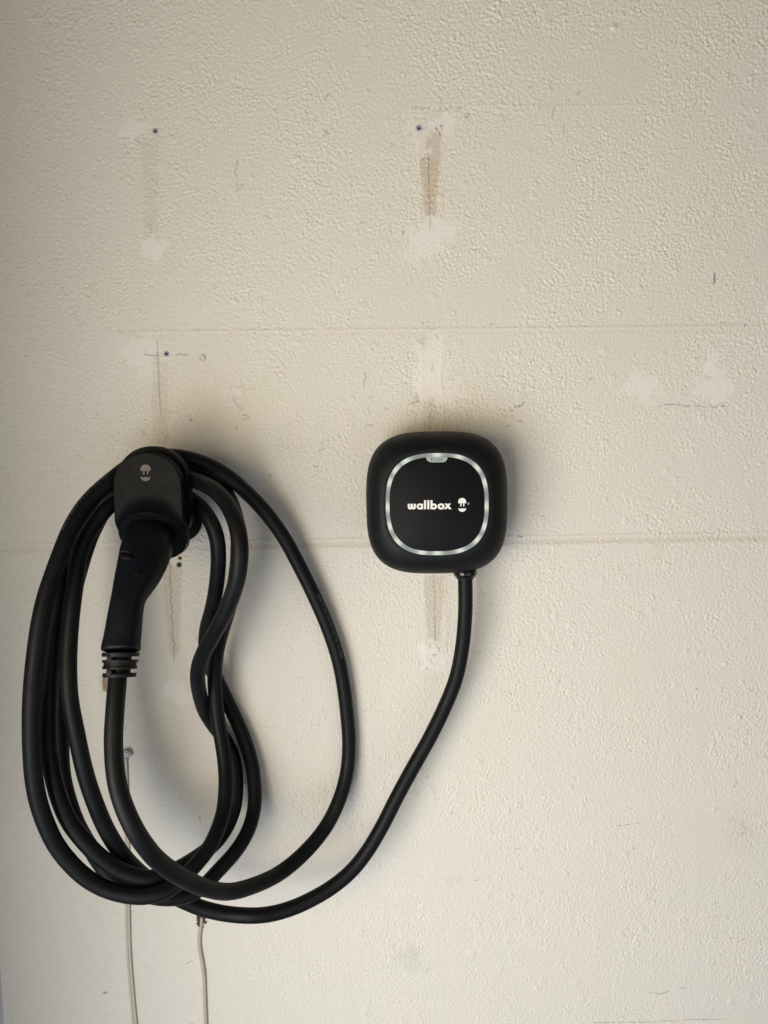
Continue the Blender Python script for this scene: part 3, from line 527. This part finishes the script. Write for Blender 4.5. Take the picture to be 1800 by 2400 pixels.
# ------------------------------------------------------------------ cable with its plug
cb = empty('charging_cable', 'thick black charging cable coiled in loops over the plug holder, with its plug', 'cable')
KEY = [ # pixel x, y and distance from the wall in metres, from the plug round to the charger
 (279,1545,.252),(275,1600,.266),(270,1658,.278),(266,1740,.290),(272,1821,.300),(285,1875,.305),(308,1930,.308),(330,1968,.303),(362,2009,.290),(400,2040,.270),(438,2062,.247),(475,2079,.225),(536,2090,.185),(596,2075,.150),(659,2044,.110),(716,1996,.078),(765,1936,.050),
 (795,1875,.033),(812,1815,.020),(818,1746,.015),(813,1671,.014),(804,1600,.015),(792,1542,.016),(768,1470,.018),(737,1398,.022),(701,1325,.026),(665,1259,.032),(626,1205,.038),(581,1157,.046),(536,1118,.055),(490,1091,.064),(430,1072,.078),(385,1069,.084),(345,1074,.092),(300,1095,.110),
 (265,1122,.128),(232,1150,.143),(200,1184,.158),(168,1235,.175),(146,1288,.190),(125,1345,.203),(107,1400,.214),(92,1470,.224),(82,1545,.230),(76,1610,.234),(73,1680,.236),(74,1750,.236),(79,1821,.235),(90,1880,.232),(107,1930,.228),(130,1978,.222),(160,2018,.216),(200,2056,.210),(245,2082,.204),(292,2096,.199),(340,2100,.194),(385,2090,.186),(420,2066,.174),(452,2034,.160),
 (490,1987,.138),(512,1940,.117),(524,1900,.098),(529,1850,.081),(528,1800,.066),(521,1745,.055),(511,1690,.047),(505,1630,.042),(503,1580,.043),(508,1530,.048),(520,1480,.058),(535,1430,.070),(550,1370,.084),(558,1300,.092),(556,1230,.092),(540,1175,.080),(510,1130,.060),(465,1102,.046),(410,1090,.040),(345,1094,.036),(292,1120,.050),
 (245,1160,.066),(205,1213,.092),(172,1280,.120),(148,1350,.150),(134,1420,.166),(124,1500,.180),(117,1580,.190),(113,1660,.197),(113,1740,.202),(125,1821,.205),(140,1875,.205),(162,1925,.203),(196,1970,.199),(238,2012,.194),(290,2045,.189),(342,2059,.184),(388,2050,.168),(428,2030,.142),
 (470,2003,.112),(505,1975,.086),(532,1938,.062),(550,1890,.042),(554,1836,.028),(548,1780,.016),(527,1735,.0125),(501,1700,.016),(482,1670,.031),(470,1635,.058),(463,1590,.092),(466,1560,.108),(478,1528,.126),(500,1488,.148),(526,1440,.170),(546,1390,.188),(558,1345,.200),(563,1290,.203),(556,1235,.194),(540,1195,.178),(515,1160,.156),(485,1138,.132),(455,1126,.112),(410,1112,.096),(345,1116,.092),
 (290,1142,.080),(250,1188,.098),(215,1250,.112),(188,1330,.122),(168,1410,.132),(155,1490,.142),(146,1580,.150),(142,1660,.156),(142,1740,.160),(147,1821,.162),(162,1882,.163),(182,1935,.163),(214,1990,.163),(248,2040,.162),(290,2076,.160),(335,2094,.157),(385,2104,.150),(430,2101,.138),(470,2083,.122),
 (511,2041,.098),(551,1997,.078),(580,1950,.056),(595,1900,.036),(597,1851,.024),(590,1791,.017),(572,1731,.014),(545,1670,.013),(516,1610,.013),(492,1560,.014),(482,1520,.018),(484,1475,.032),(496,1430,.055),(507,1375,.078),(512,1310,.096),(509,1265,.102),(500,1235,.102),(482,1203,.096),(455,1176,.086),(410,1150,.074),(345,1147,.070),
 (292,1164,.108),(262,1180,.122),(236,1208,.136),(206,1252,.150),(186,1300,.162),(176,1370,.176),(168,1430,.186),(162,1500,.194),(160,1570,.200),(164,1640,.203),(180,1725,.203),(199,1810,.200),(222,1880,.192),(250,1945,.180),(286,2002,.165),(328,2046,.142),(380,2085,.122),(430,2111,.108),
 (475,2129,.104),(533,2142,.102),(596,2146,.104),(640,2141,.098),(690,2126,.090),(735,2105,.082),(777,2080,.074),(822,2043,.066),(858,1999,.060),(896,1936,.054),(932,1865,.049),(969,1797,.045),(1004,1735,.042),(1040,1662,.041),(1068,1592,.043),(1083,1520,.046),(1090,1445,.049),(1091,1400,.050),(1090,1350,.050)]
CR = .0107
pts = [at(*k) for k in KEY]; pts.append(Vector((gx, -.050, zb - .004)))
Q = catmull([list(p) for p in pts], .004)
for _ in range(3):                                            # soften tracing wobble
    Q[2:-2] = (Q[1:-3] + 2 * Q[2:-2] + Q[3:-1]) / 4
def relax(Q, it=40):
    ray = Q - np.array(CAM); ray /= np.linalg.norm(ray, axis=1)[:, None]; n = len(Q); I = np.arange(n)
    for _ in range(it):
        D = Q[:, None, :] - Q[None, :, :]; d = np.linalg.norm(D, axis=2); d[np.abs(I[:, None] - I[None, :]) < 14] = 9
        hit = d < 2 * CR * 1.01; push = np.where(hit, (2 * CR * 1.01 - d) * .5, 0)
        s = np.sign(np.einsum('ijk,ik->ij', D, ray)); mv = (push * s).sum(1) / np.maximum(1, hit.sum(1))
        mv = np.convolve(np.pad(mv, 21, mode='edge'), np.hanning(43) / np.hanning(43).sum(), 'valid') * 1.6
        mv[:6] = 0; mv[-8:] = 0
        Q = Q + ray * mv[:, None]
        lim = -(CR + .0006); over = Q[:, 1] > lim; t = np.where(over, (Q[:, 1] - lim) / np.maximum(ray[:, 1], .1), 0); Q = Q - ray * t[:, None]
    return Q
Q = relax(Q)
Q = resample(Q, .004)
v, f = tube(Q, CR, 28); jk = mesh('jacket', v, f, M_jacket, cb, angle=60)
# printing along the jacket
def print_on(s, start_px, side, size, gapx=1.0, length=None, off=0.0, reverse=False):
    a = np.array([list(at(*start_px))]); # nearest sample in the picture
    i0 = int(np.argmin(np.linalg.norm(Q - a, axis=1))); V_, F_ = text_mesh(s, 1, 1.05)
    V_ = V_ * size; out = []
    Qx = Q[::-1] if reverse else Q; i0 = len(Q) - 1 - i0 if reverse else i0
    for p in V_:
        q = i0 + (p[0] * gapx) / .004; k = int(min(max(q, 1), len(Qx) - 3)); t = q - k
        c = Vector(Qx[k]) * (1 - t) + Vector(Qx[k + 1]) * t; tg = (Vector(Qx[k + 1]) - Vector(Qx[k - 1])).normalized()
        tow, sd = frame(tg, (CAM - c).normalized()); sd = tg.cross(tow)
        ang = side + (p[1] - size * .35) / CR
        out.append(c + (tow * math.cos(ang) - sd * math.sin(ang)) * (CR + .00012))
    return mesh('jacket_print', out, F_, M_print, jk, smooth=False)
print_on('LEONI  ST (UL)  105C DRY  60C WET  EV CABLE', (737, 1392, .022), R(34), .0048, 1.0, reverse=True)
print_on('LEONI  ST (UL)  105C DRY  60C WET  EV CABLE', (262, 1128, .128), R(-52), .0042, 1.0)

# plug body
cn = bpy.data.objects.new('plug', None); COL.objects.link(cn); cn.parent = cb; cn.empty_display_size = .02
ST = [(352,1205,26,.112,26),(353,1232,40,.128,40),(350,1258,53,.146,46),(345,1284,58.5,.162,48),(338,1306,57,.176,46),(327,1340,52.5,.194,43),(315.5,1365,47,.207,40),(306.5,1385,41,.216,37),(300.5,1404,37,.223,35),
      (294.5,1434,38.2,.232,34),(290,1475,40.5,.241,36),(286,1500,41,.246,38),(284.2,1514,43,.249,40),(283.8,1521,43.4,.2505,40.5),(283.4,1528,43.0,.252,40.5)]
pc = [at(a, b, d) for a, b, hw, d, th in ST]; rings = []; seg = 40
for i, (a, b, hw, d, th) in enumerate(ST):
    t = (pc[min(i + 1, len(pc) - 1)] - pc[max(i - 1, 0)]).normalized()
    if i < 3: t = (t * .5 + MN * .5).normalized()
    s = scale_at(a, b, d); side = Vector((1, 0, 0)); side = (side - t * side.dot(t)).normalized(); up = t.cross(side)
    n = 2.6; rr = []
    for k in range(seg):
        q = 2 * math.pi * k / seg; ct, st = math.cos(q), math.sin(q)
        rr.append(pc[i] + side * hw * s * math.copysign(abs(ct) ** (2 / n), ct) + up * th * s * math.copysign(abs(st) ** (2 / n), st))
    rings.append(rr)
v, f = loft(rings); hb = mesh('handle', v, f, M_plug, cn, angle=50)
sub = hb.modifiers.new('sub', 'SUBSURF'); sub.levels = 1; sub.render_levels = 1
ray_ = (pc[-1] - CAM).normalized(); ax = Vector((-.10, 0, -1)); ax = (ax - ray_ * ax.dot(ray_)).normalized(); sE = scale_at(283, 1534, .2535)
# release latch on the front of the head
def local_box(c, ux, uy, uz, sx, sy, sz, bev=.0008):
    pr = []
    for (kx, ky, z) in ((1, 1, 0), (1, 1, sz - bev), (1 - bev / sx, 1 - bev / sy, sz)):
        r_ = []
        for cx_, cy_ in ((1, .8), (.8, 1), (-.8, 1), (-1, .8), (-1, -.8), (-.8, -1), (.8, -1), (1, -.8)):
            r_.append(c + ux * sx * kx * cx_ + uy * sy * ky * cy_ + uz * z)
        pr.append(r_)
    return loft(pr)
def surf(i, px_off):
    """point on the front of the handle near station i, shifted sideways in pixels"""
    a, b, hw, d, th = ST[i]; s = scale_at(a, b, d); t = (pc[i + 1] - pc[i - 1]).normalized()
    side = Vector((1, 0, 0)); side = (side - t * side.dot(t)).normalized(); up = t.cross(side)
    if up.y > 0: up = -up
    u = px_off / hw; return pc[i] + side * px_off * s + up * th * s * (1 - abs(u) ** 2.6) ** (1 / 2.6), side, t, up
p, sd, t, up = surf(4, -22); rt = (t * .97 + sd * -.2).normalized(); sd2 = up.cross(rt).normalized()
v, f = local_box(p - up * .004 + rt * -.002, sd2, rt, up, .0085, .016, .0052); mesh('release_latch', v, f, M_plug, cn, smooth=False)
p, sd, t, up = surf(5, -22); v, f = local_box(p - up * .003 - rt * .004, sd2, rt, up, .0082, .0040, .0066, .0018); mesh('latch_lip', v, f, M_holder, cn, smooth=False)
for i, off in ((6, 17), (10, 20)):
    p, sd, t, up = surf(i, off); nrm = (up + sd * .35).normalized()
    v, f = turned(p - nrm * .001, nrm, [(.0034, 0), (.0034, .0022), (.0026, .0026), (.0022, .0014), (.0001, .0012)], 20); mesh('screw_recess', v, f, M_hole, cn)
# slotted strain relief: discs joined by bridges round the jacket
def relief(name, cpx, half, thick_px, d, rfac=1.0):
    c = at(282.8, 1534, .2535) + ax * (cpx[1] - 1534) * sE; s = sE; h = thick_px * s / 2; r = half * s
    return turned(c, ax, [(r * .985, -h), (r, -h + .0004), (r * .995, h - .0004), (r * .98, h)], 44), c, s
RL = [(282.8, 1534, 42.0, 9.5, .2535), (281.5, 1549, 40.4, 6.2, .2570), (279.7, 1564, 39.0, 6.2, .2605), (278, 1581, 37.8, 9.0, .2645)]
cs = []
for a, b, hw, th, d in RL:
    (v, f), c, s = relief('r', (a, b), hw, th, d); mesh('relief_ring', v, f, M_relief, cn, angle=40); cs.append((c, s, hw))
for k, wide in ((0, 0.60), (1, .91), (2, 0.62)):
    c0_, s0_, h0_ = cs[k]; c1_, s1_, h1_ = cs[k + 1]; r = h0_ * s0_ * wide
    v, f = turned(c0_, c1_ - c0_, [(r, 0), (r, (c1_ - c0_).length)], 32); core = [(v, f)]
    if k != 1:
        a1, b1 = frame(ax); fr_ = a1 if a1.y < 0 else -a1; sdv = ax.cross(fr_).normalized()
        for (dx, w_) in ((-.0056, .0034),):
            q = (c0_ + c1_) / 2 + fr_ * (h0_ * s0_ * .60) + (sdv if sdv.x > 0 else -sdv) * dx
            core.append(local_box(q, sdv, ax, fr_, w_, (c1_ - c0_).length / 2, h0_ * s0_ * .37, .0003))
    v, f = merge(core); mesh('relief_core', v, f, M_relief, cn, angle=40)

# ------------------------------------------------------------------ small things on the wall
def anchor(px, py, r_px, label, mt, rec=True):
    c = at(px, py, 0); s = scale_at(px, py, 0); r = r_px * s
    o = empty('wall_plug', label, 'wall plug', group='plastic wall plugs set in the wall')
    v, f = turned(c, Vector((0, -1, 0)), [(r, -.001), (r, .0005), (r * .93, .0009), (r * .56, .0007), (r * .42, -.001), (r * .38, -.006)], 36, False, False); mesh('collar', v, f, mt, o)
    v, f = turned(c, Vector((0, -1, 0)), [(r * .5, -.0045), (r * .5, -.004)], 24); mesh('bore', v, f, M_hole, o)
    return o
anchor(364, 307, 6.6, 'small grey wall plug beside a smooth filler patch, upper left of the wall', M_anchor)
anchor(982, 300, 7.2, 'grey ringed wall plug at the top of the tan strip above the charger', M_anchor)
anchor(390, 829, 6.4, 'blue grey wall plug on a thin crack straight above the plug holder', M_anchor)
anchor(420, 1323.5, 6.2, 'dark wall plug just below the lower right edge of the plug holder', M_anchord)
c = at(422, 1308, 0)
v, f = turned(c, Vector((0, -1, 0)), [(.0030, -.001), (.0030, .0006), (.0022, .0010), (.0015, .0003), (.0013, -.004)], 24, False, False)
tag(mesh('old_screw_hole', v, f, mat('rusty_rim', (.25, .17, .11), .8, .2, var=.5, vscale=600)), 'rust rimmed screw hole touching the dark wall plug from above', 'hole')
c = at(474, 840, 0)
o = empty('painted_screw', 'painted over screw head right of the blue grey wall plug', 'screw')
v, f = turned(c, Vector((0, -1, 0)), [(.0054, -.001), (.0052, .0016), (.0042, .0028), (.0030, .0026), (.0026, .0016), (.0016, .0016), (.0012, .0024), (.0002, .0025)], 30); mesh('head', v, f, M_painted, o)
# filler crumbs in the torn patch
for (u, v_) in ((1027, 300),):
    pass
# thin flat twin wire with its clip
wl = empty('twin_wire', 'thin cream painted twin wire running down from the clear wire clip', 'wire')
PW = [(292,1778,.004),(295,1850,.003),(297,1940,.003),(298,2010,.003),(299,2122,.003),(302,2231,.003),(307,2303,.003),(316,2400,.003),(322,2450,.003),(330,2560,.003)]
for dx in (-2.9, 2.9):
    pp = [list(at(a + dx, b, d)) for a, b, d in PW]; pp += [[pp[-1][0] + .01, -.003, .15], [pp[-1][0] + .008, -.003, -.1]]; qq = catmull(pp, .006); v, f = tube(qq, .0021, 12); mesh('conductor', v, f, M_wire, wl)
pp = [list(at(a, b, d - .0006)) for a, b, d in PW]; pp += [[pp[-1][0] + .01, -.0024, .15], [pp[-1][0] + .008, -.0024, -.1]]; qq = catmull(pp, .006); v, f = tube(qq, .0013, 8); mesh('web', v, f, M_wire, wl)
cp = empty('wire_clip', 'small clear square wire clip with a screw, behind the hanging plug cable', 'clip')
c = at(299, 1764, 0); ux = (at(312, 1758) - at(299, 1764)).normalized(); uy = Vector((0, -1, 0)).cross(ux)
v, f = local_box(c, ux, uy, Vector((0, -1, 0)), .0075, .0062, .0065, .0012); cl = mesh('body', v, f, M_clip, cp, smooth=False)
v, f = turned(at(296.5, 1763.5, .0065), Vector((0, -1, 0)), [(.0042, -.001), (.0041, .0010), (.0034, .0016), (.0008, .0017)], 24); sc = mesh('screw', v, f, M_screw, cp)
v, f = merge([local_box(at(296.5, 1763.5, .0081), a_, Vector((0, -1, 0)).cross(a_), Vector((0, -1, 0)), .0026, .00045, .0004, .0001) for a_ in (ux, uy)]); mesh('screw_slot', v, f, M_hole, sc, smooth=False)
# second wire
wr = empty('single_wire', 'thin pinkish wire hanging down from the brown mud clump', 'wire')
PW = [(473,2150,.005),(471,2172,.004),(468,2195,.003),(469,2225,.003),(474,2252,.003),(479,2290,.003),(480,2320,.003),(483,2400,.003),(485,2460,.003),(486,2560,.003)]
pp = [list(at(*k)) for k in PW]; pp += [[pp[-1][0] + .003, -.003, .15], [pp[-1][0] - .002, -.003, -.1]]; qq = catmull(pp, .005); v, f = tube(qq, .0025, 14); mesh('sheath', v, f, M_wire2, wr)
pp = [list(at(k[0] - 3.2, k[1], .0015)) for k in PW[1:]]; pp += [[pp[-1][0] + .003, -.0015, .15], [pp[-1][0] - .002, -.0015, -.1]]; qq = catmull(pp, .005); v, f = tube(qq, .0012, 10); mesh('conductor', v, f, M_wire2, wr)
# mud clump
V_, F_ = [], []; r3 = random.Random(3)
for k in range(46):
    y = r3.uniform(2140, 2170); x = (466 if k % 3 else 478) + r3.gauss(0, 2.6) + (2170 - y) * .05; rr = r3.uniform(.0010, .0026)
    if x > 472 and y > 2163: continue
    c = at(x, y, r3.uniform(.001, .005)); vv, ff = turned(c, Vector((r3.uniform(-1, 1), -1, r3.uniform(-1, 1))), [(rr * .3, -rr), (rr * .95, -rr * .4), (rr * r3.uniform(.8, 1.1), rr * .3), (rr * .4, rr)], 7)
    b0 = len(V_); V_ += vv; F_ += [tuple(b0 + i for i in q) for q in ff]
tag(mesh('mud_clump', V_, F_, M_mud, smooth=False), 'crumbly brown mud clump where the pinkish wire leaves the wall below the coil', 'dirt')
# strip of old tape behind the strain relief
T_ = [(243, 1585), (240, 1595), (240, 1608), (242, 1616), (240, 1619), (246, 1619), (250, 1623), (254, 1622), (258, 1600), (258, 1583)]
n_t = len(T_); A_ = [at(x, y, .004 + .004 * (k % 2)) for k, (x, y) in enumerate(T_)]; B_ = [p + Vector((0, -.0009, 0)) for p in A_]
v, f = loft([A_, B_]); tag(mesh('tape_scrap', v, f, M_tape, smooth=False), 'curled tan scrap of old tape on the wall beside the plug strain relief', 'tape')
# torn chips in the filler by the upper wall plug
V_, F_ = [], []
for (x, y, rr) in ((1020, 303, 3.2), (1031, 297, 3.6), (1035, 304, 2.6), (1027, 313, 2.8)):
    c = at(x, y, 0); s = scale_at(x, y, 0); vv, ff = turned(c, Vector((.3, -1, .25)), [(rr * s, -.0006), (rr * s * .9, .0012), (rr * s * .5, .0017)], 7)
    b0 = len(V_); V_ += vv; F_ += [tuple(b0 + i for i in q) for q in ff]
tag(mesh('filler_chips', V_, F_, M_painted, smooth=False), 'flaking filler chips right of the grey ringed wall plug', 'filler')
